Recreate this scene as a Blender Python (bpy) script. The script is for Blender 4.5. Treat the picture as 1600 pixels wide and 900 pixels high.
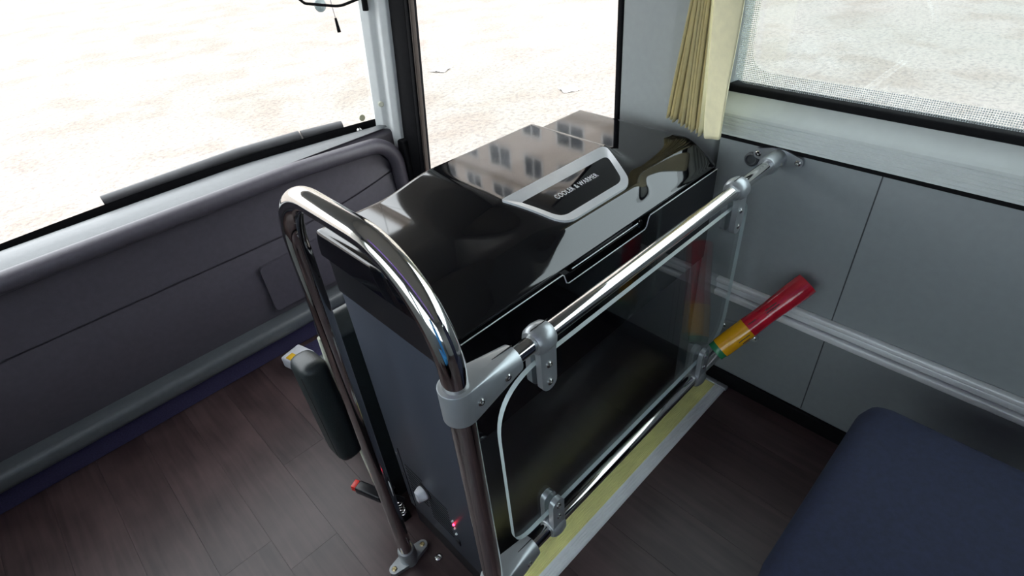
import bpy, bmesh, math, random
from mathutils import Vector, Matrix
random.seed(7)
for o in list(bpy.data.objects):
    bpy.data.objects.remove(o)
C = bpy.context.scene.collection
sc = bpy.context.scene

# ------------------------------------------------------------------ camera
CAMZ = 1.5
cd = bpy.data.cameras.new('camera'); cam = bpy.data.objects.new('camera', cd); C.objects.link(cam)
cd.sensor_width = 36; cd.lens = 867.2 / 1600 * 36; cd.shift_x = -9.5 / 1600; cd.clip_start = .02
cam.matrix_world = Matrix(((0.70413137, 0.46695352, -0.5349331, 0), (-0.70663083, 0.3867522, -0.59253321, 0),
                           (-0.06979891, 0.79522144, 0.60228811, CAMZ), (0, 0, 0, 1)))
sc.camera = cam

# ------------------------------------------------------------------ sky, sun, exposure
w = bpy.data.worlds.new('sky'); sc.world = w; w.use_nodes = True
bg = w.node_tree.nodes['Background']; bg.inputs[0].default_value = (.90, .955, 1, 1); bg.inputs[1].default_value = 2.2
sd = bpy.data.lights.new('sun', 'SUN'); sd.energy = 2.6; sd.angle = .02; sd.color = (1, .95, .87)
sun = bpy.data.objects.new('sun', sd); C.objects.link(sun)
sun.rotation_euler = Vector((.25, .60, -1)).to_track_quat('-Z', 'Y').to_euler()
vs = sc.view_settings
vs.view_transform = 'Standard'; vs.look = 'None'; vs.gamma = 1; vs.use_curve_mapping = False; vs.exposure = 1.4

# ------------------------------------------------------------------ materials
def nodes(name):
    m = bpy.data.materials.new(name); m.use_nodes = True
    nt = m.node_tree
    return m, nt, nt.nodes['Principled BSDF'], nt.nodes['Material Output']
def mat(name, col, rough=.5, metal=0, var=.12, scale=30, bump=0, bscale=200, coat=0, emit=None, stretch=None, spec=.5, col2=None):
    """principled surface with noise-driven colour and roughness variation, optional fine relief"""
    m, nt, b, out = nodes(name)
    tc = nt.nodes.new('ShaderNodeTexCoord'); mp = nt.nodes.new('ShaderNodeMapping')
    nt.links.new(tc.outputs['Object'], mp.inputs[0])
    if stretch: mp.inputs['Scale'].default_value = stretch
    n = nt.nodes.new('ShaderNodeTexNoise'); n.inputs['Scale'].default_value = scale; n.inputs['Detail'].default_value = 6
    nt.links.new(mp.outputs[0], n.inputs['Vector'])
    r = nt.nodes.new('ShaderNodeValToRGB')
    c1 = [max(0, c * (1 - var)) for c in col]; c2 = col2 or [min(1, c * (1 + var)) for c in col]
    r.color_ramp.elements[0].position = .3; r.color_ramp.elements[1].position = .7
    r.color_ramp.elements[0].color = (*c1, 1); r.color_ramp.elements[1].color = (*c2, 1)
    nt.links.new(n.outputs['Fac'], r.inputs[0]); nt.links.new(r.outputs[0], b.inputs['Base Color'])
    b.inputs['Roughness'].default_value = rough; b.inputs['Metallic'].default_value = metal
    b.inputs['Specular IOR Level'].default_value = spec
    b.inputs['Coat Weight'].default_value = coat; b.inputs['Coat Roughness'].default_value = .02
    if bump:
        n2 = nt.nodes.new('ShaderNodeTexNoise'); n2.inputs['Scale'].default_value = bscale; n2.inputs['Detail'].default_value = 4
        nt.links.new(mp.outputs[0], n2.inputs['Vector'])
        bp = nt.nodes.new('ShaderNodeBump'); bp.inputs['Strength'].default_value = bump; bp.inputs['Distance'].default_value = .002
        nt.links.new(n2.outputs['Fac'], bp.inputs['Height']); nt.links.new(bp.outputs[0], b.inputs['Normal'])
    if emit:
        b.inputs['Emission Color'].default_value = (*emit[:3], 1); b.inputs['Emission Strength'].default_value = emit[3]
    return m
def clear(name, tint=(1, 1, 1), ior=1.5):
    """thin clear pane: see-through with mirror reflection by Fresnel"""
    m, nt, b, out = nodes(name)
    nt.nodes.remove(b)
    t = nt.nodes.new('ShaderNodeBsdfTransparent'); t.inputs[0].default_value = (*tint, 1)
    g = nt.nodes.new('ShaderNodeBsdfGlossy'); g.inputs['Roughness'].default_value = .0
    lw = nt.nodes.new('ShaderNodeLayerWeight'); lw.inputs[0].default_value = .5
    pw = nt.nodes.new('ShaderNodeMath'); pw.operation = 'POWER'; pw.inputs[1].default_value = 5
    f = nt.nodes.new('ShaderNodeMath'); f.operation = 'MULTIPLY_ADD'; r0 = ((ior - 1) / (ior + 1)) ** 2
    f.inputs[1].default_value = 1 - r0; f.inputs[2].default_value = r0
    nt.links.new(lw.outputs['Facing'], pw.inputs[0]); nt.links.new(pw.outputs[0], f.inputs[0])
    x = nt.nodes.new('ShaderNodeMixShader')
    nt.links.new(f.outputs[0], x.inputs[0]); nt.links.new(t.outputs[0], x.inputs[1]); nt.links.new(g.outputs[0], x.inputs[2])
    nt.links.new(x.outputs[0], out.inputs[0])
    return m
def wood(name, dark, light):
    m, nt, b, out = nodes(name)
    tc = nt.nodes.new('ShaderNodeTexCoord'); mp = nt.nodes.new('ShaderNodeMapping')
    oi = nt.nodes.new('ShaderNodeObjectInfo'); ad = nt.nodes.new('ShaderNodeVectorMath'); ad.operation = 'ADD'
    sca = nt.nodes.new('ShaderNodeVectorMath'); sca.operation = 'SCALE'; sca.inputs['Scale'].default_value = 17
    cx = nt.nodes.new('ShaderNodeCombineXYZ')
    for i in range(3): nt.links.new(oi.outputs['Random'], cx.inputs[i])
    nt.links.new(cx.outputs[0], sca.inputs[0]); nt.links.new(tc.outputs['Object'], ad.inputs[0]); nt.links.new(sca.outputs[0], ad.inputs[1])
    nt.links.new(ad.outputs[0], mp.inputs[0]); mp.inputs['Scale'].default_value = (1, .07, 1)
    n = nt.nodes.new('ShaderNodeTexNoise'); n.inputs['Scale'].default_value = 55; n.inputs['Detail'].default_value = 8; n.inputs['Distortion'].default_value = .6
    nt.links.new(mp.outputs[0], n.inputs['Vector'])
    n2 = nt.nodes.new('ShaderNodeTexNoise'); n2.inputs['Scale'].default_value = 7; n2.inputs['Detail'].default_value = 3
    nt.links.new(ad.outputs[0], n2.inputs['Vector'])
    mx = nt.nodes.new('ShaderNodeMath'); mx.operation = 'MULTIPLY_ADD'; mx.inputs[1].default_value = .5
    nt.links.new(n.outputs['Fac'], mx.inputs[0]);
    hf = nt.nodes.new('ShaderNodeMath'); hf.operation = 'MULTIPLY'; hf.inputs[1].default_value = .5
    nt.links.new(n2.outputs['Fac'], hf.inputs[0]); nt.links.new(hf.outputs[0], mx.inputs[2])
    a2 = nt.nodes.new('ShaderNodeMath'); a2.operation = 'MULTIPLY_ADD'; a2.inputs[1].default_value = .12
    nt.links.new(oi.outputs['Random'], a2.inputs[0]); nt.links.new(mx.outputs[0], a2.inputs[2])
    r = nt.nodes.new('ShaderNodeValToRGB'); r.color_ramp.elements[0].position = .38; r.color_ramp.elements[1].position = .75
    r.color_ramp.elements[0].color = (*dark, 1); r.color_ramp.elements[1].color = (*light, 1)
    nt.links.new(a2.outputs[0], r.inputs[0]); nt.links.new(r.outputs[0], b.inputs['Base Color'])
    b.inputs['Roughness'].default_value = .42
    return m
def ground_mat():
    m, nt, b, out = nodes('gravel_yard')
    tc = nt.nodes.new('ShaderNodeTexCoord')
    def noise(s, d, dist=0):
        n = nt.nodes.new('ShaderNodeTexNoise'); n.inputs['Scale'].default_value = s; n.inputs['Detail'].default_value = d; n.inputs['Distortion'].default_value = dist
        nt.links.new(tc.outputs['Object'], n.inputs['Vector']); return n
    def ramp(n, p0, c0, p1, c1):
        r = nt.nodes.new('ShaderNodeValToRGB'); r.color_ramp.elements[0].position = p0; r.color_ramp.elements[1].position = p1
        r.color_ramp.elements[0].color = (*c0, 1); r.color_ramp.elements[1].color = (*c1, 1); nt.links.new(n.outputs['Fac'], r.inputs[0]); return r
    def mix(kind, f, a, c):
        x = nt.nodes.new('ShaderNodeMixRGB'); x.blend_type = kind; x.inputs[0].default_value = f
        nt.links.new(a.outputs[0], x.inputs[1]); nt.links.new(c.outputs[0], x.inputs[2]); return x
    base = ramp(noise(.28, 4, .3), .35, (.182, .170, .154), .62, (.212, .186, .172))
    earth = ramp(noise(1.6, 8, .4), .36, (.74, .66, .60), .52, (1, 1, 1))
    grit = ramp(noise(22, 6), .36, (.66, .66, .70), .52, (1, 1, 1))
    fine = ramp(noise(70, 4), .36, (.60, .60, .62), .52, (1, 1, 1))
    c = mix('MULTIPLY', .5, base, earth); c = mix('MULTIPLY', .7, c, grit); c = mix('MULTIPLY', .5, c, fine)
    nt.links.new(c.outputs[0], b.inputs['Base Color']); b.inputs['Roughness'].default_value = .95
    bp = nt.nodes.new('ShaderNodeBump'); bp.inputs['Strength'].default_value = .5; bp.inputs['Distance'].default_value = .02
    nt.links.new(grit.outputs[0], bp.inputs['Height']); nt.links.new(bp.outputs[0], b.inputs['Normal'])
    return m
def frit_mat():
    """printed dot band: white dots, clear between"""
    m, nt, b, out = nodes('dotted_band')
    tc = nt.nodes.new('ShaderNodeTexCoord'); v = nt.nodes.new('ShaderNodeTexVoronoi'); v.inputs['Scale'].default_value = 260; v.inputs['Randomness'].default_value = 0
    nt.links.new(tc.outputs['Object'], v.inputs['Vector'])
    lt = nt.nodes.new('ShaderNodeMath'); lt.operation = 'LESS_THAN'; lt.inputs[1].default_value = .42
    nt.links.new(v.outputs['Distance'], lt.inputs[0])
    t = nt.nodes.new('ShaderNodeBsdfTransparent'); x = nt.nodes.new('ShaderNodeMixShader')
    b.inputs['Base Color'].default_value = (.8, .84, .84, 1)
    nt.links.new(lt.outputs[0], x.inputs[0]); nt.links.new(t.outputs[0], x.inputs[1]); nt.links.new(b.outputs[0], x.inputs[2])
    nt.links.new(x.outputs[0], out.inputs[0]); return m

M = dict(
    chrome=mat('polished_steel', (.66, .65, .63), .055, 1, .04, 8),
    silver=mat('silver_lacquer', (.40, .425, .44), .34, .6, .04, 40, .08, 900, spec=.5),
    screw=mat('screw_steel', (.6, .6, .58), .2, 1),
    brass=mat('brass_screw', (.7, .6, .35), .3, 1),
    gloss=mat('gloss_black', (.004, .004, .005), .05, 0, .1, 20, spec=.72),
    black=mat('black_plastic', (.012, .012, .014), .35),
    satin=mat('black_satin', (.010, .010, .012), .30),
    cabinet=mat('cabinet_grey', (.040, .047, .064), .42, 0, .06, 120, .05, 900),
    frame=mat('brushed_silver', (.68, .70, .72), .32, .35, .05, 30),
    text=mat('silver_print', (.85, .86, .88), .35, .2),
    white=mat('white_plastic', (.75, .76, .80), .4),
    led=mat('red_led', (.6, .02, .03), .3, emit=(1, .03, .08, 4)),
    wall=mat('wall_grey', (.30, .325, .32), .45, 0, .03, 60, .06, 600),
    lowwall=mat('panel_grey', (.27, .295, .30), .42, 0, .03, 60, .06, 600),
    pillar=mat('pillar_trim', (.70, .72, .715), .4, 0, .03, 40, .05, 600),
    sill=mat('sill_white', (.60, .64, .62), .35, 0, .03, 40),
    roof=mat('roof_lining', (.45, .45, .44), .8, 0, .05, 80),
    dash=mat('dash_plastic', (.060, .054, .068), .42, 0, .08, 60, .25, 500),
    dashtop=mat('dash_vinyl', (.075, .083, .09), .38, 0, .08, 60, .3, 500),
    rubber=mat('black_rubber', (.007, .007, .008), .7, 0, .15, 50, spec=.08),
    cream=mat('curtain_cloth', (.74, .66, .40), .85, 0, .05, 90, .3, 1500),
    cream2=mat('curtain_band', (.80, .74, .48), .8, 0, .05, 60, .25, 1200),
    leather=mat('black_leather', (.016, .022, .023), .42, 0, .15, 60, .25, 300),
    piping=mat('cream_piping', (.62, .62, .50), .6),
    navy=mat('navy_fabric', (.008, .013, .04), .8, 0, .2, 120, .4, 700),
    blue=mat('blue_fabric', (.03, .22, .50), .75, 0, .15, 120, .4, 700),
    purple=mat('purple_carpet', (.035, .03, .085), .95, 0, .25, 200, .6, 500),
    yellow=mat('yellow_insert', (.86, .83, .36), .55, 0, .08, 20),
    alu=mat('aluminium', (.84, .86, .87), .38, .15, .05, 20),
    wood=wood('floor_vinyl', (.026, .015, .016), (.078, .049, .049)),
    joint=mat('floor_joint', (.012, .010, .010), .7),
    red=mat('red_film', (.50, .012, .03), .18, 0, .15, 25, .5, 60, coat=.6),
    amber=mat('yellow_film', (.74, .36, .01), .18, 0, .12, 25, .5, 60, coat=.6),
    green=mat('green_film', (.03, .20, .09), .25, 0, .15, 25),
    ink=mat('black_ink', (.012, .010, .010), .5),
    buckle=mat('red_button', (.65, .03, .02), .35),
    pack=mat('packet_white', (.75, .75, .80), .5),
    packy=mat('packet_yellow', (.85, .50, .03), .5),
    glass=clear('window_glass', (.975, .972, .965)),
    tinted=clear('tinted_glass', (.80, .84, .84)), dark=clear('dark_glass', (.80, .83, .84)),
    acrylic=clear('clear_acrylic', (.93, .95, .95), 1.55),
    edge=mat('acrylic_edge', (.55, .64, .64), .3, 0, .05),
    frit=frit_mat(),
    gravel=ground_mat(),
    render=mat('beige_render', (.47, .41, .37), .9, 0, .08, 3),
    band=mat('facade_band', (.30, .25, .21), .9, 0, .08, 3),
    bpane=mat('dark_pane', (.055, .06, .07), .5, 0, .5, .6, spec=.2),
    bframe=mat('window_frame', (.55, .55, .55), .5),
    grass=mat('grass', (.10, .15, .035), .9, 0, .35, 5),
    paper=mat('paper', (.8, .8, .82), .8),
    sticker=mat('sticker_grey', (.42, .41, .28), .7),
    purpleled=mat('purple_led', (.1, .03, .4), .4, emit=(.30, .10, 1, 1.2)),
    busout=mat('bus_paint', (.7, .7, .7), .3),
    wiper=mat('wiper_plastic', (.022, .022, .026), .5),
    seam=mat('panel_seam', (.05, .055, .06), .7),
)

# ------------------------------------------------------------------ mesh helpers
def wl(o):
    v = Vector((0, 0, 0))
    while o: v += o.location; o = o.parent
    return v
def finish(name, bm, m, parent=None, smooth=False, auto=35):
    me = bpy.data.meshes.new(name)
    off = wl(parent) if parent else Vector((0, 0, 0))
    bmesh.ops.recalc_face_normals(bm, faces=bm.faces)
    if off.length: bmesh.ops.translate(bm, verts=bm.verts, vec=-off)
    if smooth:
        for f in bm.faces: f.smooth = True
        lim = math.radians(auto)
        for e in bm.edges:
            if len(e.link_faces) == 2 and e.calc_face_angle(0) > lim: e.smooth = False
    bm.to_mesh(me); bm.free()
    for k in (m if isinstance(m, (list, tuple)) else [m]): me.materials.append(k)
    o = bpy.data.objects.new(name, me); C.objects.link(o)
    if parent: o.parent = parent
    return o
def tag(o, label=None, cat=None, group=None, kind=None):
    if label: o['label'] = label
    if cat: o['category'] = cat
    if group: o['group'] = group
    if kind: o['kind'] = kind
    return o
def thing(name, label, cat, loc=(0, 0, 0), group=None):
    o = bpy.data.objects.new(name, None); C.objects.link(o); o.location = loc; o.empty_display_size = .05
    return tag(o, label, cat, group)
def add_box(bm, x0, x1, y0, y1, z0, z1):
    vs = [bm.verts.new((x, y, z)) for x in (x0, x1) for y in (y0, y1) for z in (z0, z1)]
    for f in ((0, 1, 3, 2), (4, 6, 7, 5), (0, 4, 5, 1), (2, 3, 7, 6), (0, 2, 6, 4), (1, 5, 7, 3)): bm.faces.new([vs[i] for i in f])
    return vs
def bevel(bm, r, seg=3):
    bmesh.ops.bevel(bm, geom=list(bm.edges), offset=r, segments=seg, affect='EDGES', profile=.5, clamp_overlap=True)
def box(name, x0, x1, y0, y1, z0, z1, m, parent=None, bv=0, seg=3):
    bm = bmesh.new(); add_box(bm, x0, x1, y0, y1, z0, z1)
    if bv: bevel(bm, bv, seg)
    return finish(name, bm, m, parent, bool(bv), 40)
def add_prism(bm, pts, axis, a, b):
    """outline of (u,v) points extruded from a to b along axis (0: u=y v=z, 1: u=x v=z, 2: u=x v=y)"""
    def P(u, v, t): return ((t, u, v), (u, t, v), (u, v, t))[axis]
    lo = [bm.verts.new(P(u, v, a)) for u, v in pts]; hi = [bm.verts.new(P(u, v, b)) for u, v in pts]
    n = len(pts); bm.faces.new(lo); bm.faces.new(hi[::-1])
    side = [bm.faces.new((lo[i], lo[(i + 1) % n], hi[(i + 1) % n], hi[i])) for i in range(n)]
    return side
def prism(name, pts, axis, a, b, m, parent=None, bv=0, seg=2, smooth=True):
    bm = bmesh.new(); add_prism(bm, pts, axis, a, b)
    if bv:
        es = [e for e in bm.edges if len(e.link_faces) == 2 and e.calc_face_angle(0) > .9]
        bmesh.ops.bevel(bm, geom=es, offset=bv, segments=seg, affect='EDGES', profile=.5, clamp_overlap=True)
    return finish(name, bm, m, parent, smooth, 40)
def round_poly(pts, r, seg=6):
    """round the corners of a polygon; r may be one number or one per corner"""
    out = []; n = len(pts)
    for i in range(n):
        p = Vector(pts[i]); a = Vector(pts[i - 1]) - p; b = Vector(pts[(i + 1) % n]) - p
        rr = r[i] if isinstance(r, (list, tuple)) else r
        if rr <= 0: out.append(tuple(p)); continue
        ang = a.angle(b); d = min(rr / math.tan(ang / 2), a.length * .49, b.length * .49)
        p0 = p + a.normalized() * d; p1 = p + b.normalized() * d
        for k in range(seg + 1):
            t = k / seg; q = p0.lerp(p, t).lerp(p.lerp(p1, t), t); out.append(tuple(q))
    return out
def add_tube(bm, pts, r, n=20, cap=True):
    pts = [Vector(p) for p in pts]; rs = r if isinstance(r, (list, tuple)) else [r] * len(pts)
    t0 = (pts[1] - pts[0]).normalized(); ref = Vector((0, 0, 1)) if abs(t0.z) < .9 else Vector((1, 0, 0))
    u = t0.cross(ref).normalized(); rings = []
    for i, p in enumerate(pts):
        t = (pts[min(i + 1, len(pts) - 1)] - pts[max(i - 1, 0)]).normalized()
        u = (u - t * u.dot(t)).normalized(); v = t.cross(u)
        rings.append([bm.verts.new(p + (u * math.cos(2 * math.pi * k / n) + v * math.sin(2 * math.pi * k / n)) * rs[i]) for k in range(n)])
    for a, b in zip(rings, rings[1:]):
        for k in range(n): bm.faces.new((a[k], a[(k + 1) % n], b[(k + 1) % n], b[k]))
    if cap: bm.faces.new(rings[0][::-1]); bm.faces.new(rings[-1])
def tube(name, pts, r, m, parent=None, n=20, auto=50):
    bm = bmesh.new(); add_tube(bm, pts, r, n)
    return finish(name, bm, m, parent, True, auto)
def arc_path(pts, r, seg=14):
    """polyline with circular bends at its inner corners"""
    out = [Vector(pts[0])]
    for i in range(1, len(pts) - 1):
        p = Vector(pts[i]); a = (Vector(pts[i - 1]) - p).normalized(); b = (Vector(pts[i + 1]) - p).normalized()
        rr = r[i - 1] if isinstance(r, (list, tuple)) else r
        ang = a.angle(b); d = rr / math.tan(ang / 2); c = p + (a + b).normalized() * (rr / math.sin(ang / 2))
        s = p + a * d - c; e = p + b * d - c; th = s.angle(e)
        for k in range(seg + 1):
            t = k / seg; q = (s * math.sin((1 - t) * th) + e * math.sin(t * th)) / math.sin(th); out.append(c + q)
    out.append(Vector(pts[-1])); return out
def add_lathe(bm, prof, c, axis=2, n=28):
    """prof: (radius, height) pairs turned around axis through c"""
    c = Vector(c); rings = []
    for r, hgt in prof:
        ring = []
        for k in range(n):
            a = 2 * math.pi * k / n; u, v = r * math.cos(a), r * math.sin(a)
            ring.append(bm.verts.new(c + Vector(((hgt, u, v), (v, hgt, u), (u, v, hgt))[axis])))
        rings.append(ring)
    for a, b in zip(rings, rings[1:]):
        for k in range(n): bm.faces.new((a[k], a[(k + 1) % n], b[(k + 1) % n], b[k]))
    if prof[0][0] > 0: bm.faces.new(rings[0])
    if prof[-1][0] > 0: bm.faces.new(rings[-1])
def lathe(name, prof, c, axis, m, parent=None, n=28, auto=35):
    bm = bmesh.new(); add_lathe(bm, prof, c, axis, n); bmesh.ops.remove_doubles(bm, verts=bm.verts, dist=1e-6)
    return finish(name, bm, m, parent, True, auto)
def hull(name, pts, m, parent, bv=0):
    bm = bmesh.new()
    for p in pts: bm.verts.new(p)
    r = bmesh.ops.convex_hull(bm, input=bm.verts)
    junk = [v for v in bm.verts if not v.link_faces]
    bmesh.ops.delete(bm, geom=junk, context='VERTS')
    bmesh.ops.dissolve_limit(bm, angle_limit=.02, verts=bm.verts, edges=bm.edges)
    if bv:
        es = [e for e in bm.edges if len(e.link_faces) == 2 and e.calc_face_angle(0) > .7]
        bmesh.ops.bevel(bm, geom=es, offset=bv, segments=3, affect='EDGES', profile=.5, clamp_overlap=True)
    return finish(name, bm, m, parent, True, 32)
def cyl_pts(c, axis, r, a, b, n=28):
    out = []
    for t in (a, b):
        for k in range(n):
            an = 2 * math.pi * k / n; u, v = r * math.cos(an), r * math.sin(an)
            out.append(Vector(c) + Vector(((t, u, v), (v, t, u), (u, v, t))[axis]))
    return out
def screw(c, d, parent, r=.0055, m='screw'):
    """cross-head screw: c centre, d outward axis (0 x, 1 y, 2 z) with sign"""
    ax, s = d; h = r * .45
    o = lathe('screw', [(r, 0), (r, s * h * .5), (r * .7, s * h), (r * .42, s * h), (r * .36, s * h * .2), (0.0001, s * h * .2)], c, ax, M[m], parent, 14)
    return o

FZ = .255      # raised passenger floor above the front floor
RY = .42       # plane of the guard rails
PX = .26       # plane of the two posts
WX = 1.17      # inner face of the door-side wall
GZ = -.45      # yard outside

# ------------------------------------------------------------------ setting: yard
bm = bmesh.new(); bmesh.ops.create_grid(bm, x_segments=2, y_segments=2, size=60); bmesh.ops.translate(bm, verts=bm.verts, vec=(10, 10, GZ))
tag(finish('ground', bm, M['gravel']), kind='structure')

# ------------------------------------------------------------------ setting: floors
def planks(parent, x0, x1, y0, y1, ztop, wdt, skew=0):
    meshes = {}; x = x0; i = 0
    while x < x1 - .01:
        xe = min(x + wdt, x1); y = y0 - random.random() * .7
        while y < y1:
            ya, yb = max(y, y0), min(y + .92, y1)
            if yb - ya > .03:
                bm = bmesh.new(); add_box(bm, x + .0003, xe - .0003, ya + .0003, yb - .0003, ztop - .006, ztop)
                finish('plank', bm, M['wood'], parent)
            y += .92
        x = xe
fp = tag(box('floor_passenger', -1.0, WX, -2.6, .50, FZ - .06, FZ - .006, M['joint']), kind='structure')
planks(fp, -1.0, WX, -2.6, .416, FZ, .145); planks(fp, -1.0, .334, .416, .50, FZ, .145)
ff = tag(box('floor_front', -1.0, WX, .50, 2.1, -.06, -.005, M['joint']), kind='structure')
planks(ff, -1.0, WX, .515, 2.1, 0, .145)
tag(box('step_riser', -1.0, WX, .50, .515, -.05, FZ - .012, M['rubber']), kind='structure')

# ------------------------------------------------------------------ setting: walls
wr = tag(box('wall_right', WX, WX + .06, -2.6, .56, -.1, .985, M['lowwall']), kind='structure')
box('panel_seam', WX - .0008, WX + .002, .219, .2215, FZ + .05, .98, M['seam'], wr)
box('panel_seam', WX - .0008, WX + .002, -.9, -.8975, FZ + .05, .98, M['seam'], wr)
pil = round_poly([(WX + .06, .56), (WX, .572), (WX - .010, .70), (WX, .846), (WX + .06, .858)], [.0, .01, .08, .01, 0])
tag(prism('wall_right_pillar', pil, 2, -.1, 1.98, M['wall']), kind='structure')
tag(box('wall_right_header', WX - .01, WX + .06, -2.6, .70, 1.76, 2.12, M['wall'], None, .01), kind='structure')
tag(box('wall_right_header', WX - .01, WX + .06, .70, 2.0, 1.57, 2.12, M['roof'], None, .01), kind='structure')  # out of view; dropped low over the door to darken the lid's reflection
tag(box('baseboard_right', WX - .012, WX, -2.6, .50, FZ, FZ + .048, M['rubber'], None, .004), kind='structure')
tag(box('trim_1', WX - .006, WX + .02, -2.6, .56, .978, .992, M['rubber'], None, .002), kind='structure')
# sill under the side window: ribbed face and sloping ledge
prof = [(WX + .06, .992), (WX - .016, .992)]
z = .996
while z < 1.034:
    prof += [(WX - .016, z), (WX - .0135, z + .002), (WX - .016, z + .004)]; z += .0085
prof += [(WX - .016, 1.040), (WX - .012, 1.046), (WX + .02, 1.078), (WX + .06, 1.08)]
bm = bmesh.new(); add_prism(bm, [(a, b) for a, b in prof], 1, -2.6, .566)
tag(finish('window_sill', bm, M['sill']), kind='structure')
w2 = tag(box('window_2', WX + .035, WX + .041, -2.6, .57, 1.08, 1.77, M['tinted']), kind='structure')
box('window_gasket', WX + .012, WX + .05, -2.6, .57, 1.076, 1.092, M['rubber'], w2, .004)
bm = bmesh.new()
out_ = round_poly([(.566, 1.092), (.566, 1.77), (-2.59, 1.77), (-2.59, 1.092)], [.03, 0, 0, 0], 8)
inn_ = round_poly([(.535, 1.122), (.535, 1.77), (-2.59, 1.77), (-2.59, 1.122)], [.05, 0, 0, 0], 8)
va = [bm.verts.new((WX + .033, y, z)) for y, z in out_]; vb = [bm.verts.new((WX + .033, y, z)) for y, z in inn_]
for i in range(len(va) - 3): bm.faces.new((va[i], va[i + 1], vb[i + 1], vb[i]))
bm.faces.new((va[-1], va[0], vb[0], vb[-1]))
finish('dotted_band', bm, M['frit'], w2)
# left wall, rear, roof
tag(box('wall_left', -1.06, -1.0, -2.6, 2.0, -.1, 1.02, M['lowwall']), kind='structure')
tag(box('wall_left_header', -1.06, -.99, -2.6, 2.0, 1.76, 2.12, M['wall'], None, .01), kind='structure')
for i, y in enumerate((-2.6, -1.25, .15, 1.55)):
    tag(box('wall_left_pillar', -1.06, -.99, y, y + .16, 1.02, 1.77, M['wall'], None, .01), kind='structure')
tag(box('window_3', -1.04, -1.034, -2.5, 1.7, 1.02, 1.77, M['dark']), kind='structure')
tag(box('wall_rear', -1.06, WX + .06, -2.66, -2.6, -.1, 2.12, M['lowwall']), kind='structure')
tag(box('ceiling', -1.06, WX + .06, -2.6, 1.78, 2.08, 2.14, M['roof']), kind='structure')
tag(box('wall_front_header', -1.06, WX + .06, 1.66, 1.88, 1.68, 2.14, M['roof'], None, .03), kind='structure')  # unseen header, lower edge brought down to darken the lid's left reflection

# ------------------------------------------------------------------ front door with its large pane, A-pillar, windscreen
LEAN = -.140
def leaned(name, sec, z0, z1, m, parent=None, lean=LEAN, zref=.6, smooth=True):
    bm = bmesh.new(); r = []
    for z in (z0, z1): r.append([bm.verts.new((x, y + lean * (z - zref), z)) for x, y in sec])
    n = len(sec); bm.faces.new(r[0]); bm.faces.new(r[1][::-1])
    for i in range(n): bm.faces.new((r[0][i], r[0][(i + 1) % n], r[1][(i + 1) % n], r[1][i]))
    return finish(name, bm, m, parent, smooth, 30)
door = tag(box('door_1', WX + .01, WX + .06, .865, 1.86, -.4, .42, M['lowwall'], None, .01), kind='structure')
box('pane', WX + .03, WX + .036, .85, 1.83, .42, 1.80, M['glass'], door)
leaned('door_post', [(WX - .006, 1.912), (WX - .014, 1.85), (WX - .002, 1.818), (WX + .05, 1.818), (WX + .05, 1.93)], -.2, 1.9, M['rubber'], door)
leaned('door_seal', round_poly([(WX - .003, 1.818), (WX - .003, 1.797), (WX + .02, 1.797), (WX + .02, 1.818)], .006, 3), .43, 1.9, M['rubber'], door)
leaned('seal_lip', round_poly([(WX + .002, 1.797), (WX + .002, 1.788), (WX + .02, 1.788), (WX + .02, 1.797)], .004, 3), .54, 1.9, mat('brown_lip', (.045, .035, .03), .35), door)
box('door_seal', WX - .002, WX + .05, .846, .862, .42, 1.60, M['rubber'], door, .004)
box('reflector', WX + .004, WX + .016, 1.776, 1.792, .48, .535, M['buckle'], door, .002)
ap = leaned('trim_2', round_poly([(1.125, 2.03), (1.100, 1.985), (1.113, 1.952), (1.134, 1.940), (1.132, 1.915), (1.150, 1.894), (WX + .002, 1.890), (WX + .05, 1.90), (WX + .05, 2.05)],
            [0, .004, .014, .012, .014, .012, .004, 0, 0], 5), .60, 1.95, M['pillar'], None, -.155, .7)
tag(ap, kind='structure')
tag(box('trim_3', -1.06, -.985, 1.70, 2.08, .55, 1.95, M['pillar'], None, .01), kind='structure')
tag(box('wall_right_corner', 1.140, WX + .06, 1.87, 2.2, -.1, .66, M['rubber'], None, .01), kind='structure')
# windscreen: curved sheet leaning back
bm = bmesh.new(); cols = []
def wsy(x): return 2.155 - .145 * max(0, (x - .1) / 1.0) ** 2 if x > .1 else 2.155 - .1 * ((.1 - x) / 1.1) ** 2
for off in (0, .006):
    rows = []
    for iz in range(2):
        z = (.60, 1.92)[iz]
        rows.append([bm.verts.new((-1.03 + 2.15 * k / 40, wsy(-1.03 + 2.15 * k / 40) - .15 * (z - .7) + off, z)) for k in range(41)])
    cols.append(rows)
for k in range(40):
    for rows, fl in ((cols[0], 0), (cols[1], 1)): bm.faces.new((rows[0][k], rows[0][k + 1], rows[1][k + 1], rows[1][k]))
ws = tag(finish('window_1', bm, M['glass'], None, True), kind='structure')
bm = bmesh.new(); r0 = []
for z in (.60, .735): r0.append([bm.verts.new((-1.03 + 2.15 * k / 40, wsy(-1.03 + 2.15 * k / 40) - .15 * (z - .7) - .003, z - (.0 if z < .7 else .045 * (1 - k / 40)))) for k in range(41)])
for k in range(40): bm.faces.new((r0[0][k], r0[0][k + 1], r0[1][k + 1], r0[1][k]))
finish('black_border', bm, M['rubber'], ws)

# ------------------------------------------------------------------ dashboard
dash = thing('dashboard', 'dark grey moulded dashboard with a rounded rim below the windscreen', 'dashboard', (.1, 1.95, 0))
sec = round_poly([(1.93, .02), (1.93, .69), (1.95, .705), (1.99, .70), (1.99, .02)], [0, .02, .02, 0, 0])
bm = bmesh.new(); add_prism(bm, sec, 0, -1.0, 1.135)
finish('shell', bm, M['dash'], dash, True, 40)
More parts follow.
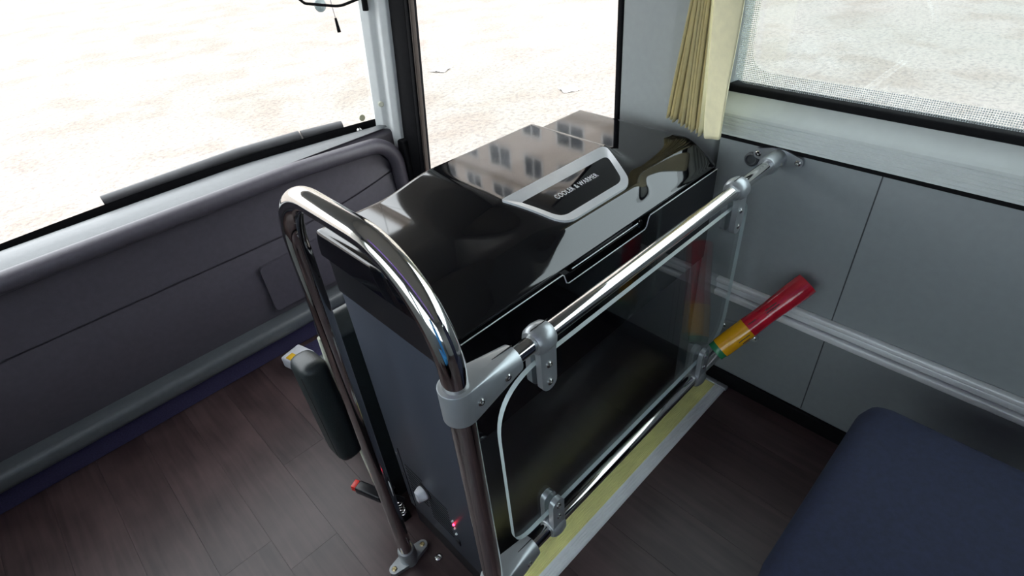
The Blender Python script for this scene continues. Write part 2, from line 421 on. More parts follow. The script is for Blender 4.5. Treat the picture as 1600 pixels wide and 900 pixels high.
# the top pad
bm = bmesh.new(); g = []
for i in range(31):
    x = -1.0 + 2.12 * i / 30; yb = min(2.11, wsy(x) - .012)
    g.append([bm.verts.new((x, 1.935 + (yb - 1.935) * t, .712 + .012 * math.sin(math.pi * t) - .012 * t)) for t in (0, .25, .5, .75, 1)])
for a, b in zip(g, g[1:]):
    for k in range(4): bm.faces.new((a[k], b[k], b[k + 1], a[k + 1]))
finish('top_pad', bm, M['dashtop'], dash, True)
# rim: swept tube with an oval section round the panel
rim = arc_path([(-1.0, 1.90, .70), (.70, 1.90, .694), (1.108, 1.90, .668), (1.128, 1.90, .02)], [.5, .115], 16)
bm = bmesh.new(); add_tube(bm, rim, .030, 18); finish('rim', bm, M['dash'], dash, True)
inner = arc_path([(-1.0, 1.885, .652), (.70, 1.885, .652), (1.06, 1.885, .640), (1.082, 1.885, .02)], [.5, .13], 16)
# recessed upper panel, crease, lower panel
def sheet(name, top, bot, m, bulge=0):
    bm = bmesh.new(); n = 24; g = []
    for i in range(n + 1):
        x = -1.0 + 2.085 * i / n; rowv = []
        zt = top(x); zb = bot(x)
        for k in range(9):
            t = k / 8; rowv.append(bm.verts.new((x, 1.918 - bulge * math.sin(math.pi * t), zt + (zb - zt) * t)))
        g.append(rowv)
    for a, b in zip(g, g[1:]):
        for k in range(8): bm.faces.new((a[k], b[k], b[k + 1], a[k + 1]))
    return finish(name, bm, m, dash, True)
crease = lambda x: .47 + .075 * max(0, (x - .5) / .6) ** 2
ztop_ = lambda x: .70 - (.0 if x < .95 else .12 * ((x - .95) / .135) ** 2)
sheet('upper_panel', ztop_, lambda x: crease(x) + .003, M['dash'], -.006)
sheet('lower_panel', lambda x: crease(x) - .004, lambda x: .16, M['dash'], .014)
bm = bmesh.new(); add_prism(bm, round_poly([(.45, .20), (.45, .40), (.93, .42), (1.0, .40), (1.02, .20)], [.02, .02, .03, .06, .02]), 1, 1.895, 1.918)
gb = finish('glove_box_lid', bm, M['dash'], dash, True, 40)
box('knee_ledge', -1.0, 1.1, 1.85, 1.95, .10, .165, M['dashtop'], dash, .02)
box('kick_panel', -1.0, 1.1, 1.90, 1.94, .0, .11, M['purple'], dash, .004)

# wiper cover bar and arm outside the glass
wp = thing('windscreen_wiper', 'grey windscreen wiper blade lying along the bottom of the windscreen', 'wiper', (.7, 2.16, .73))
tube('blade_cover', [(.15, wsy(.15) + .036, .705), (.60, wsy(.60) + .036, .722), (.835, wsy(.835) + .036, .724)], .024, M['wiper'], wp, 14)
tube('blade_cover', [(.842, wsy(.842) + .036, .724), (1.0, wsy(1.0) + .036, .722)], .022, M['wiper'], wp, 14)
lathe('pivot_nut', [(.012, -.01), (.012, .01), (.006, .016)], (1.035, wsy(1.035) - .02, .703), 2, M['screw'], wp, 12)

# sticker, screw cap, mirror bracket
d = Vector((0, 1, .15)).normalized()
st = lathe('inspection_sticker', [(.0125, -.001), (.0125, .001)], (1.060, wsy(1.060) - .15 * (.752 - .7) - .006, .752), 1, M['sticker'], None, 24)
tag(st, 'round pale sticker inside the lower corner of the windscreen', 'sticker')
bm = bmesh.new(); add_lathe(bm, [(.011, -.010), (.011, .002), (.008, .004), (.0001, .003)], (0, 0, 0), 2, 20)
bmesh.ops.transform(bm, matrix=Matrix.Translation((1.1145, 1.9345, .805)) @ Vector((-.5, -.85, 0)).to_track_quat('Z', 'Y').to_matrix().to_4x4(), verts=bm.verts)
sp = finish('screw_cap', bm, M['piping'], None, True)
tag(sp, 'round screw cap on the pale windscreen pillar', 'cap')
br = thing('mirror_bracket', 'bent black wire bracket fixed to the windscreen pillar', 'bracket', (1.07, 1.87, 1.15))
tube('wire', arc_path([(.86, 1.95, 1.26), (.915, 1.93, 1.195), (1.02, 1.90, 1.170), (1.100, 1.882, 1.185)], [.02, .1], 8), .0045, M['rubber'], br, 10)
tube('mount', [(1.101, 1.876, 1.145), (1.103, 1.868, 1.24)], .010, M['rubber'], br, 12)
cdg = thing('hanging_plug', 'small black plug hanging on a thin cord in front of the windscreen', 'cord', (.96, 1.92, 1.10))
tube('cord', [(.985, 1.88, 1.69), (.995, 1.915, 1.3), (1.005, 1.92, 1.130)], .0011, M['silver'], cdg, 6)
tube('tip', [(1.005, 1.92, 1.135), (1.007, 1.921, 1.09)], [.004, .0065], M['rubber'], cdg, 10)
sk = lathe('suction_hook', [(.022, 0), (.020, -.004), (.008, -.010), (.006, -.022), (.0001, -.024)], (.985, wsy(.985) - .15 * .475 - .004, 1.175), 1, M['edge'], None, 20)
tag(sk, 'clear suction cup stuck on the windscreen beside the wire bracket', 'suction cup')

# ------------------------------------------------------------------ curtain
cu = thing('curtain', 'cream pleated curtain gathered against the grey pillar', 'curtain', (1.12, .58, 1.0))
bm = bmesh.new(); NP = 10; K = 10; rows = []; NZ = 20
for iz in range(NZ + 1):
    t = iz / NZ; row = []                                  # 0 bottom, 1 top
    for k in range(NP * K + 1):
        s = k / (NP * K); ph = 2 * math.pi * k / K
        zb = 1.022 - .020 * s + .003 * math.cos(ph); z = zb + (1.72 - zb) * t ** 1.3
        u = min(1, (z - 1.0) / .45)
        y = (.672 - .104 * s) * (1 - u) + (.618 - .022 * s) * u + (.0045 - .003 * u) * math.sin(ph * 2) * .5
        amp = .026 * (1 - .25 * u) * (.85 + .15 * math.sin(3.7 * math.floor(k / K)))
        x = 1.126 + amp * math.cos(ph) - .010 * s * (1 - u)
        row.append(bm.verts.new((x, y + .0015 * math.sin(7 * t + 9 * s), z)))
    rows.append(row)
for a, b in zip(rows, rows[1:]):
    for k in range(NP * K): bm.faces.new((a[k], a[k + 1], b[k + 1], b[k]))
pl = finish('pleats', bm, M['cream'], cu, True, 80)
so = pl.modifiers.new('thick', 'SOLIDIFY'); so.thickness = .0018
bm = bmesh.new(); rows = []
for iz in range(15):
    t = iz / 14; row = []
    for k in range(7):
        s = k / 6; y = (.558 + (.590 - .558) * t ** .8) - (.042 + .020 * min(1, t * 2.2)) * s
        row.append(bm.verts.new((1.088 + .012 * t + .004 * math.sin(7 * t + 3 * s) - .008 * s, y, (1.000 + .010 * s) + .72 * t ** 1.4)))
    rows.append(row)
for a, b in zip(rows, rows[1:]):
    for k in range(6): bm.faces.new((a[k], a[k + 1], b[k + 1], b[k]))
bd = finish('front_band', bm, M['cream2'], cu, True)
sb = bd.modifiers.new('round', 'SUBSURF'); sb.levels = 1; sb.render_levels = 1
so = bd.modifiers.new('thick', 'SOLIDIFY'); so.thickness = .003

# ------------------------------------------------------------------ wall fittings
tr = thing('wall_track', 'ribbed aluminium seat track running along the grey side wall', 'track', (WX, -.5, .58))
for z0, z1, d in ((.598, .612, .016), (.578, .596, .010), (.556, .574, .016)):
    box('rail_profile', WX - d, WX + .001, -2.55, .505, z0, z1, M['alu'], tr, .004)
cp = lathe('bolt_cover', [(.016, 0), (.016, -.006), (.012, -.008), (.009, -.004), (.0001, -.004)], (WX, .478, .945), 0, M['dashtop'], None, 20)
tag(cp, 'round dark bolt cover on the side wall below the sill', 'cap')

# ------------------------------------------------------------------ step edging strip
ns = thing('step_edging', 'step edging with ribbed yellow insert and aluminium strip', 'edging', (.6, .45, FZ))
pr = [(.446, FZ - .005)]; y = .446
while y < .503:
    pr += [(y, FZ + .004), (y + .0012, FZ + .0055), (y + .0028, FZ + .0055), (y + .0040, FZ + .004)]; y += .0040
pr += [(.504, FZ - .005)]
bm = bmesh.new(); add_prism(bm, pr, 0, .336, 1.150); finish('yellow_insert', bm, M['yellow'], ns)
pr = [(.416, FZ - .004), (.416, FZ + .001), (.4185, FZ + .004)]
for q in range(4): pr += [(.4200 + q * .006, FZ + .0055), (.4240 + q * .006, FZ + .0055), (.4246 + q * .006, FZ + .0035), (.4254 + q * .006, FZ + .0035)]
pr += [(.446, FZ + .0055), (.446, FZ - .004)]
bm = bmesh.new(); add_prism(bm, pr, 0, .336, 1.150); finish('aluminium_strip', bm, M['alu'], ns)
box('end_cap', 1.140, WX - .013, .446, .510, FZ - .012, FZ + .010, M['silver'], ns, .004)
box('end_cap', 1.140, WX - .013, .412, .447, FZ - .004, FZ + .009, M['silver'], ns, .004)

# ------------------------------------------------------------------ guard rail: bent post tube, two cross rails, clamps
gr = thing('guard_rail', 'polished steel guard rail with an arched post tube and grey clamps', 'railing', (PX, RY, FZ))
R1, R2 = .0180, .0132
Z1, Z2 = .965, .468
loop = arc_path([(PX, RY, FZ), (PX, RY, 1.158), (PX, .800, 1.158), (PX, .832, .03)], [.15, .115], 22)
bm = bmesh.new(); add_tube(bm, loop, R1, 32); finish('post_tube', bm, M['chrome'], gr, True)
for zz in (Z1, Z2):
    tube('cross_rail', [(PX + .01, RY, zz), (WX - .002, RY, zz)], R2, M['chrome'], gr, 32)
def foot(x, y, z0, parent):
    f = lathe('floor_flange', [(.026, 0), (.0245, .02), (.0235, .050), (.0215, .054), (R1 + .0004, .054), (R1 + .0004, .03)], (x, y, z0 + .001), 2, M['silver'], parent, 28)
    bm = bmesh.new()
    out = []
    for s in (1, -1):
        for k in range(13):
            a = -math.pi / 2 + math.pi * k / 12
            out.append((x + s * (.046 + .015 * math.cos(a)), y + s * .015 * math.sin(a)))
        out.append((x + s * .016, y + s * .021)); out.append((x - s * .016, y + s * .021))
    add_prism(bm, out, 2, z0 + .001, z0 + .014)
    finish('flange_plate', bm, M['silver'], f, True, 40)
    for s in (1, -1): screw((x + s * .047, y, z0 + .014), (2, 1), f, .007, 'brass')
foot(PX, .832, 0, gr); foot(PX, RY, FZ, gr)
def tee(zz):
    pts = cyl_pts((PX, RY, zz), 2, R1 + .0065, -.030, .026, 30) + cyl_pts((PX, RY, zz), 0, R2 + .008, .055, .098, 30)
    t = hull('tee_clamp', pts, M['silver'], gr, .004)
    for dx in (.018, .068): screw((PX + dx, RY - (.0236 if dx < .03 else .0215), zz - .004 if dx < .03 else zz), (1, -1), t, .0058)
    box('split_line', PX + .024, PX + .0985, RY - .0006, RY + .0006, zz + .0205, zz + .0235, M['ink'], t)
    return t
tee(Z1); tee(Z2)
def panel_clamp(x, zz, s):
    """barrel round the rail with a two-screw tongue holding the panel; s = -1 down, 1 up"""
    prof = [(R2 + .0002, -.017), (R2 + .005, -.018), (R2 + .0090, -.013), (R2 + .0108, 0), (R2 + .0090, .013), (R2 + .005, .018), (R2 + .0002, .017)]
    c = lathe('panel_clamp', prof, (x, RY, zz), 0, M['silver'], gr, 30, 60)
    for nm, y0, y1 in (('tongue', RY - .0165, RY - .0052), ('tongue', RY + .0052, RY + .0165)):
        ol = []
        for k in range(13):
            a = math.pi * k / 12; ol.append((x + .0155 * math.cos(a), zz + s * (.080 + .0155 * math.sin(a))))
        ol += [(x - .0165, zz + s * .004), (x + .0165, zz + s * .004)]
        prism(nm, ol, 1, y0, y1, M['silver'], c, .003, 2)
    box('split_line', x - .0175, x + .0175, RY - .0006, RY + .0006, zz - s * (R2 + .0100), zz - s * (R2 + .0111), M['ink'], c)
    for dz in (.043, .079): screw((x, RY - .0165, zz + s * dz), (1, -1), c, .0058)
for x in (.412, .982): panel_clamp(x, Z1, -1)
for x in (.418, .943): panel_clamp(x, Z2, 1)
for zz in (Z1, Z2):
    f = lathe('wall_flange', [(.0185, -.062), (.0200, -.058), (.0200, -.008), (.024, 0), (R2, 0)], (WX - .001, RY, zz), 0, M['silver'], gr, 28)
    out = []
    for s in (1, -1):
        for k in range(13):
            a = -math.pi / 2 + math.pi * k / 12
            out.append((RY + s * (.042 + .012 * math.cos(a)), zz + s * .012 * math.sin(a)))
        out.append((RY + s * .014, zz + s * .02)); out.append((RY - s * .014, zz + s * .02))
    bm = bmesh.new(); add_prism(bm, out, 0, WX - .010, WX - .001); finish('flange_plate', bm, M['silver'], f, True, 40)
    for s in (1, -1): screw((WX - .010, RY + s * .043, zz), (0, -1), f, .0065)
    screw((WX - .038, RY - .0198, zz), (1, -1), f, .005)

# ------------------------------------------------------------------ clear panel hung between the rails
ol = round_poly([(.316, .522), (.316, .925), (1.046, .925), (1.046, .522)], [.045, .10, .05, .09], 12)
bm = bmesh.new(); side = add_prism(bm, ol, 1, RY - .004, RY + .004)
for f in side: f.material_index = 1
pn = finish('clear_panel', bm, [M['acrylic'], M['edge']], gr)
tag(pn, 'clear acrylic panel with rounded corners')

# ------------------------------------------------------------------ drinks cooler
ck = thing('drinks_cooler', 'tall glossy black cooler and warmer cabinet behind the guard rail', 'cooler', (.72, .72, 0))
X0, X1, Y0, Y1 = .345, 1.080, .548, .915
body = box('body', X0, X1, Y0, Y1, .085, .855, M['cabinet'], ck, .004, 2)
box('plinth', X0 + .006, X1 - .006, Y0 + .006, Y1 - .006, .0, .085, M['black'], ck, .002, 1)
box('front_panel', X0 + .001, X1 - .001, Y0 - .006, Y0, .09, .85, M['satin'], ck, .002, 2)
# black collar under the lid: front ledge stands proud
col = prism('collar', round_poly([(X0 - .004, Y0 - .006), (X1 + .012, Y0 - .006), (X1 + .012, Y1 + .004), (X0 - .004, Y1 + .004)], .010, 5), 2, .850, .930, M['satin'], ck, .003, 2)
fb = round_poly([(X0 - .004, .70), (X1 + .018, .70), (X1 + .018, .937), (.836, .937), (.826, .910), (.588, .910), (.578, .937), (X0 - .004, .937)], [0, 0, .004, .005, .012, .012, .005, .004], 5)
prism('front_fascia', fb, 1, .5215, Y0 - .006, M['gloss'], ck, .004, 3)
box('access_strip', X0 - .0015, X0 + .001, Y1 - .030, Y1 - .0285, .10, .36, M['ink'], body)
for z in (.33, .24, .14): screw((X0 - .0005, Y1 - .016, z), (0, -1), body, .004)
# vent slots
for k in range(9):
    box('vent_slot', X0 - .0012, X0 + .001, .800 - .0, .872, .192 + k * .014, .1950 + k * .014, M['ink'], body)
for k in range(11):
    box('vent_slot', X0 - .0012, X0 + .001, .705, .790, .158 + k * .0125, .1605 + k * .0125, M['ink'], body)
kn = lathe('thermostat_dial', [(.026, 0), (.026, -.003), (.022, -.004), (.0001, -.004)], (X0, .800, .262), 0, M['black'], body, 24)
hull('thermostat_knob', cyl_pts((X0, .800, .262), 0, .020, -.004, -.010, 20) + [Vector((X0 - .026, .800 + a, .262 + b)) for a, b in ((.006, .018), (-.006, .018), (.006, -.018), (-.006, -.018))], M['white'], body, .0012)
for k, (z, mm) in enumerate(((.252, 'text'), (.238, 'led'), (.222, 'text'), (.198, 'text'))):
    lathe('indicator_lamp', [(.0032, 0), (.0032, -.003), (.0018, -.0045), (.0001, -.005)], (X0, .690 - .001 * k, z), 0, M[mm], body, 12)
sw = box('rocker_switch', X0 - .004, X0, .679, .691, .150, .172, M['black'], body, .0015)
# lid: height field with rolled edges, raised centre and shoulder slopes
def sm(a, b, t):
    t = max(0, min(1, (t - a) / (b - a))); return t * t * (3 - 2 * t)
LX0, LX1, LY0, LY1 = .331, 1.104, .526, .928
ZL, ZB = .944, .994
def roll(d, r):
    return 1 if d >= r else math.sqrt(max(0, 1 - (1 - d / r) ** 2))
def lid_z(x, y):
    dd = max(0, .612 - y); slope = 9.0 * dd * dd if dd < .042 else 9.0 * .042 ** 2 + .756 * (dd - .042)
    e = min(roll(x - LX0, .010), roll(LX1 - x, .016), roll(LY1 - y, .020), roll(y - LY0, .009))
    # raised centre: level at the back, narrowing and tipping down a little where it carries the label
    q = max(0, .690 - y); k = 1 - sm(.60, .72, y)
    a0 = .470 + .03 * k + .33 * q; a1 = .612 - .016 * k + .33 * q; r0 = .908 - .55 * q; r1 = r0 + .034 + .02 * k
    m_ = sm(a0, a1, x) * (1 - sm(r0, r1, x)) * sm(.535, .566, y)
    top = (ZB - slope) * (1 - m_) + (ZB + .020 - .12 * q - .9 * q * q) * m_
    return ZL + (top - ZL) * e
def axis_pts(a, b, ra, rb, n):
    out = [a + ra * (1 - math.cos(math.pi / 2 * k / 9)) for k in range(9)]
    out += [a + ra + (b - rb - a - ra) * k / n for k in range(n + 1)]
    out += [b - rb * (1 - math.cos(math.pi / 2 * (8 - k) / 9)) for k in range(9)]
    return out
gx = axis_pts(LX0, LX1, .010, .016, 130); gy = axis_pts(LY0, LY1, .009, .020, 90)
bm = bmesh.new(); G = {}
def warp(x, y):
    """round the plan corners"""
    r = .016; cx = min(max(x, LX0 + r), LX1 - r); cy = min(max(y, LY0 + r), LY1 - r)
    dx, dy = x - cx, y - cy
    if dx and dy:
        m_ = max(abs(dx), abs(dy)); l = math.hypot(dx, dy); return cx + dx * m_ / l, cy + dy * m_ / l
    return x, y
for i, x in enumerate(gx):
    for j, y in enumerate(gy):
        wx_, wy_ = warp(x, y); G[i, j] = bm.verts.new((wx_, wy_, lid_z(x, y)))
for i in range(len(gx) - 1):
    for j in range(len(gy) - 1): bm.faces.new((G[i, j], G[i + 1, j], G[i + 1, j + 1], G[i, j + 1]))
loopv = [G[i, 0] for i in range(len(gx))] + [G[len(gx) - 1, j] for j in range(1, len(gy))] + [G[i, len(gy) - 1] for i in range(len(gx) - 2, -1, -1)] + [G[0, j] for j in range(len(gy) - 2, 0, -1)]
low = [bm.verts.new((v.co.x, v.co.y, ZL - .004)) for v in loopv]
for k in range(len(loopv)): bm.faces.new((loopv[k], loopv[(k + 1) % len(loopv)], low[(k + 1) % len(low)], low[k]))
bm.faces.new(low)
lid = finish('lid', bm, M['gloss'], ck, True, 50)
# drape an outline on the lid
def band_on_lid(name, outer, inner, m, parent, up, upi=None):
    bm = bmesh.new(); n = len(outer); rings = []
    for o_, zz in ((outer, -.004), (outer, up), (inner, up if upi is None else upi), (inner, -.004)):
        rings.append([bm.verts.new((x, y, lid_z(x, y) + zz)) for x, y in o_])
    for a, b in zip(rings, rings[1:]):
        for k in range(n): bm.faces.new((a[k], a[(k + 1) % n], b[(k + 1) % n], b[k]))
    return finish(name, bm, m, parent, True, 50)
def dens(p, k=5):
    out = []
    for i in range(len(p)):
        a, b = Vector(p[i]), Vector(p[(i + 1) % len(p)])
        out += [tuple(a.lerp(b, q / k)) for q in range(k)]
    return out
fo = dens(round_poly([(.598, .688), (.640, .568), (.838, .568), (.905, .688)], [.004, .045, .05, .014], 6))
fi = dens(round_poly([(.622, .660), (.650, .586), (.832, .586), (.876, .660)], [.003, .030, .035, .010], 6))
cxm, cym = .752, .634
band_on_lid('label_frame', fo, fi, M['frame'], lid, .0045, .0015)
bm = bmesh.new(); prev = None
for q in range(7):
    f_ = 1 - q / 6.5
    ring = [bm.verts.new((cxm + (x - cxm) * f_, .623 + (y - .623) * f_, lid_z(cxm + (x - cxm) * f_, .623 + (y - .623) * f_) + .0012)) for x, y in fi]
    if prev:
        for k in range(len(ring)): bm.faces.new((prev[k], prev[(k + 1) % len(ring)], ring[(k + 1) % len(ring)], ring[k]))
    prev = ring
bm.faces.new(prev)
lb = finish('label_plate', bm, M['gloss'], lid, True)
# lettering
tcv = bpy.data.curves.new('lettering', 'FONT'); tcv.body = 'COOLER & WARMER'; tcv.size = .0185; tcv.align_x = 'CENTER'; tcv.align_y = 'CENTER'; tcv.extrude = .0003; tcv.space_character = 1.12
to = bpy.data.objects.new('tmp_text', tcv); C.objects.link(to)
dg = bpy.context.evaluated_depsgraph_get(); me = bpy.data.meshes.new_from_object(to.evaluated_get(dg)); bpy.data.objects.remove(to)
tx, ty = .742, .628
wid = max(v.co.x for v in me.vertices) - min(v.co.x for v in me.vertices); ks = .122 / wid
for v in me.vertices:
    x, y = v.co.x * ks + tx, v.co.y * ks * 1.35 + ty
    v.co = Vector((x, y, lid_z(x, y) + .0026 + v.co.z)) - wl(ck)
me.materials.clear(); me.materials.append(M['text'])
le = bpy.data.objects.new('lettering', me); C.objects.link(le); le.parent = lid
tube('trim_line', [(X0 - .003, .5212, .936), (.576, .5212, .936), (.580, .5212, .932), (.586, .5212, .914), (.592, .5212, .910), (.822, .5212, .910), (.828, .5212, .914), (.834, .5212, .932), (.838, .5212, .936), (X1 + .016, .5212, .936)], .0011, M['frame'], ck, 8)
# hand-hold lip in the notch of the fascia, and the lock
hl = box('lid_handle', .600, .805, .524, .545, .926, .934, M['gloss'], lid, .002, 2)
box('hinge_catch', .615, .79, .528, .545, .934, .945, M['satin'], hl, .002, 2)
tube('handle_edge', [(.604, .5235, .9335), (.800, .5235, .9335)], .0010, M['frame'], hl, 8)
lathe('lock', [(.009, 0), (.009, -.006), (.006, -.008), (.005, -.004), (.0001, -.004)], (.814, .534, .925), 1, M['gloss'], ck, 16)
# ------------------------------------------------------------------ guide seat in front of the cooler
gs = thing('guide_seat', 'black leather seat with cream piping and folded-up armrest beside the cooler', 'seat', (.55, 1.2, 0))
def cushion(name, x0, x1, y0, y1, z0, z1, m, parent, r=.04):
    return box(name, x0, x1, y0, y1, z0, z1, m, parent, r, 5)
prof = round_poly([(.985, .03), (.965, .70), (1.015, .74), (1.06, .70), (1.085, .30), (1.065, .06), (1.03, .02)], [.02, .02, .03, .03, .05, .04, .01], 6)
bk = prism('backrest', prof, 0, .315, .80, M['leather'], gs, .010, 3)
pp = [(.3125, y, z) for y, z in ((1.050, .66), (1.066, .50), (1.070, .30), (1.052, .10), (1.03, .05))]
tube('piping', pp, .006, M['piping'], bk, 8)
cushion('cushion', .325, .80, 1.09, 1.33, .24, .40, M['leather'], gs, .045)
cushion('seat_base', .36, .76, 1.05, 1.45, .06, .24, M['black'], gs, .02)
for x in (.38, .72): box('slide_rail', x, x + .035, 1.0, 1.5, 0.0, .06, M['rubber'], gs, .004)
# armrest, turned up and leaning a little forward
bm = bmesh.new(); add_box(bm, -.034, .034, -.050, .050, -.166, .166)
bmesh.ops.bevel(bm, geom=list(bm.edges), offset=.026, segments=5, affect='EDGES', profile=.5)
AR = Matrix.Translation((.276, 1.075, .430)) @ Matrix.Rotation(math.radians(-6), 4, 'X')
bmesh.ops.transform(bm, matrix=AR, verts=bm.verts)
ar = finish('armrest', bm, M['leather'], gs, True, 50)
tube('seam', [AR @ Vector((-.0335, -.026, z)) for z in (-.135, -.06, .06, .135)], .0012, M['ink'], ar, 6)
tube('armrest_pivot', [(.29, 1.05, .28), (.33, 1.05, .28)], .018, M['rubber'], gs, 14)
# seat belt buckle on its stalk
bkl = thing('seat_belt_buckle', 'black seat belt buckle with a red release button at the seat side', 'buckle', (.29, 1.05, .1))
bm = bmesh.new(); add_box(bm, -.015, .015, -.042, .042, -.013, .013); bevel(bm, .005, 3)
MB = Matrix.Translation((.272, .985, .150)) @ Matrix.Rotation(math.radians(22), 4, 'Z') @ Matrix.Rotation(math.radians(4), 4, 'X')
bmesh.ops.transform(bm, matrix=MB, verts=bm.verts); finish('housing', bm, M['black'], bkl, True)
bm = bmesh.new(); add_box(bm, -.0125, .0125, .034, .056, -.0105, .0105); bevel(bm, .002, 2)
bmesh.ops.transform(bm, matrix=MB, verts=bm.verts); finish('release_button', bm, M['buckle'], bkl, True)
tube('stalk', [MB @ Vector((0, -.04, 0)), MB @ Vector((.01, -.07, .0)), Vector((.330, .93, .10))], .009, M['black'], bkl, 10)
# seat mechanism behind the seat
mc = thing('seat_mechanism', 'black slide lever and spring under the seat beside the cooler base', 'lever', (.30, .96, 0))
tube('lever', [(.335, .955, .005), (.330, .955, .06), (.325, .962, .13)], .008, M['rubber'], mc, 10)
tube('spring', [(.322 + .008 * math.cos(k * .9), .935 + .008 * math.sin(k * .9), .03 + .0018 * k) for k in range(48)], .002, M['screw'], mc, 6)
box('bracket', .315, .34, .93, .985, 0, .03, M['rubber'], mc, .003)
rg = lathe('floor_bolt', [(.010, 0), (.010, .004), (.006, .006), (.005, .002), (.0001, .002)], (.318, .775, 0), 2, M['screw'], None, 16)
tag(rg, 'small steel bolt ring in the wood floor by the cooler base', 'bolt')

# packet by the dashboard
pk = thing('paper_packet', 'small white packet with a yellow patch on the floor by the dashboard', 'packet', (.43, 1.80, 0))
bm = bmesh.new(); add_box(bm, .385, .475, 1.74, 1.835, .003, .055); bmesh.ops.rotate(bm, verts=bm.verts, cent=(.43, 1.79, .03), matrix=Matrix.Rotation(.25, 3, 'Z')); bevel(bm, .008, 3)
finish('carton', bm, M['pack'], pk, True)
bm = bmesh.new(); add_box(bm, .392, .425, 1.765, 1.812, .030, .0575); bmesh.ops.rotate(bm, verts=bm.verts, cent=(.43, 1.79, .03), matrix=Matrix.Rotation(.25, 3, 'Z')); bevel(bm, .003, 2)
finish('yellow_patch', bm, M['packy'], pk, True)
tag(box('floor_mat', .40, 1.08, 1.50, 1.87, .0, .008, M['purple'], None, .004), 'purple carpet mat in front of the dashboard', 'mat')

# ------------------------------------------------------------------ red and yellow film-wrapped roll leaning by the panel
A = Vector((.975, .389, .555)); B = Vector((1.136, .285, .708))
ro = thing('wrapped_roll', 'red and yellow film-wrapped roll leaning between lower rail and wall', 'roll', A)
def seg_tube(name, t0, t1, r0, m, par):
    n = 10; pts = [A.lerp(B, t0 + (t1 - t0) * k / n) for k in range(n + 1)]
    rs = [r0 * (1 + .05 * math.sin(9 * (t0 + (t1 - t0) * k / n)) + .02 * math.sin(31 * k)) for k in range(n + 1)]
    return tube(name, pts, rs, m, par, 20)
seg_tube('green_end', -.04, .03, .0235, M['green'], ro)
ye = seg_tube('yellow_wrap', .02, .36, .0248, M['amber'], ro)
seg_tube('red_wrap', .34, 1.0, .0255, M['red'], ro)
ax = (B - A).normalized(); side_ = ax.cross(Vector((-.5, -.6, .6))).normalized(); nrm = side_.cross(ax).normalized()
if nrm.dot(Vector((-.5, -.6, .6))) < 0: nrm = -nrm
for q, (t, s, l) in enumerate(((.25, .2, .03), (.25, .45, .02), (.62, -.2, .035), (.62, -.35, .03), (.40, -.3, .02))):
    ang = s * 1.6; c = A.lerp(B, t) + (nrm * math.cos(ang) + side_ * math.sin(ang)) * .0262
    tube('print_line', [c - ax * l / 2, c + ax * l / 2], .0011, M['ink'], ro, 5)

# ------------------------------------------------------------------ passenger seats
def seat(x, y, m, label):
    s = thing('passenger_seat', label, 'seat', (x, y, FZ), 'passenger seats')
    box('cushion', x - .23, x + .23, y - .24, y + .24, FZ + .29, FZ + .42, m, s, .045, 5)
    box('backrest', x - .23, x + .23, y - .36, y - .25, FZ + .36, FZ + 1.02, m, s, .045, 5)
    box('headrest', x - .14, x + .14, y - .35, y - .26, FZ + 1.03, FZ + 1.22, m, s, .035, 5)
    for sx in (-.19, .16): box('leg', x + sx, x + sx + .03, y - .18, y + .18, FZ, FZ + .30, M['rubber'], s, .004)
    return s
seat(.705, -.165, M['navy'], 'navy fabric passenger seat below the side window, near the guard rail')
seat(-.72, -.25, M['blue'], 'bright blue fabric passenger seat below the opposite windows')
ld = box('ceiling_led_strip', -.52, -.50, -2.0, 1.2, 2.07, 2.079, M['purpleled'])
tag(ld, 'thin purple light strip along the dark ceiling', 'light strip')

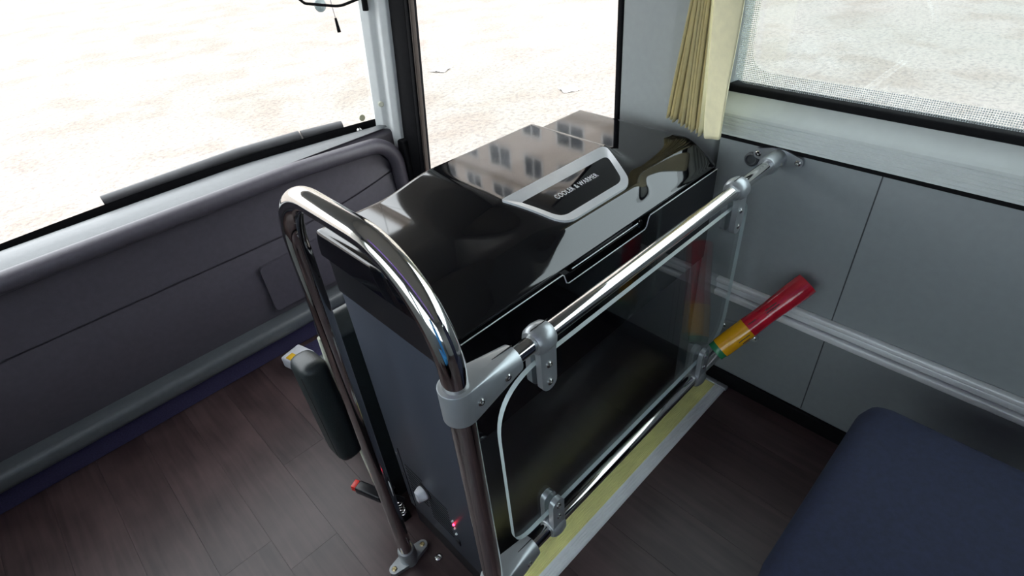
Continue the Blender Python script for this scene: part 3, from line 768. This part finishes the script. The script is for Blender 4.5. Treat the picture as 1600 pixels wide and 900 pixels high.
# ------------------------------------------------------------------ outside: building across the yard, lawn strip, litter
tag(box('lawn', 15.0, 23.6, -20, 60, GZ - .02, GZ + .06, M['grass']), kind='structure')
bl = thing('office_building', 'beige rendered building with rows of windows across the yard', 'building', (24, 30, GZ))
box('facade', 24, 34, 6, 72, GZ, 27, M['render'], bl)
for z in (6.35, 12.25, 18.15, 24.05): box('string_course', 23.9, 24.01, 6, 72, z - .14, z + .14, M['band'], bl)
box('roof_edge', 23.6, 34.2, 5.8, 72.2, 26.9, 27.4, M['band'], bl)
fm = None
for r in range(9):
    for k in range(20):
        y = 8 + k * 3.2; z = .8 + r * 2.95; wd = (2.2, 1.7)[k % 2]
        if k < 2:
            bm = bmesh.new()
            for a in ((y - wd / 2, y - wd / 2 + .09, z, z + 1.6), (y + wd / 2 - .09, y + wd / 2, z, z + 1.6), (y - .04, y + .04, z, z + 1.6), (y - wd / 2, y + wd / 2, z, z + .1), (y - wd / 2, y + wd / 2, z + 1.5, z + 1.6)):
                add_box(bm, 23.94, 24.02, a[0], a[1], a[2], a[3])
            if r == 0:
                f = finish('window', bm, M['bframe'], bl); p = box('pane', 23.97, 24.01, y - wd / 2, y + wd / 2, z, z + 1.6, M['bpane'], f)
                if k == 0: W0 = (f, p, y, z)
                else: W1 = (f, p, y, z)
                continue
            bm.free()
        f0, p0, yy, zz = (W0, W1)[k % 2]
        f = f0.copy(); C.objects.link(f); f.parent = bl; f.location = f0.location + Vector((0, y - yy, z - zz))
        p = p0.copy(); C.objects.link(p); p.parent = f
for i, (x, y, rz, s, lab) in enumerate(((4.3, 5.85, .4, .10, 'white paper scrap lying flat on the gravel yard by the door post'), (4.6, 4.0, 1.1, .09, 'crumpled pale scrap on the gravel yard in view of the pillar'))):
    bm = bmesh.new(); bmesh.ops.create_grid(bm, x_segments=4, y_segments=4, size=s)
    for v in bm.verts: v.co.z += random.uniform(0, .02)
    bmesh.ops.rotate(bm, verts=bm.verts, cent=(0, 0, 0), matrix=Matrix.Rotation(rz, 3, 'Z')); bmesh.ops.translate(bm, verts=bm.verts, vec=(x, y, GZ + .005))
    tag(finish('paper_scrap', bm, M['paper']), lab, 'litter', 'litter on the yard')
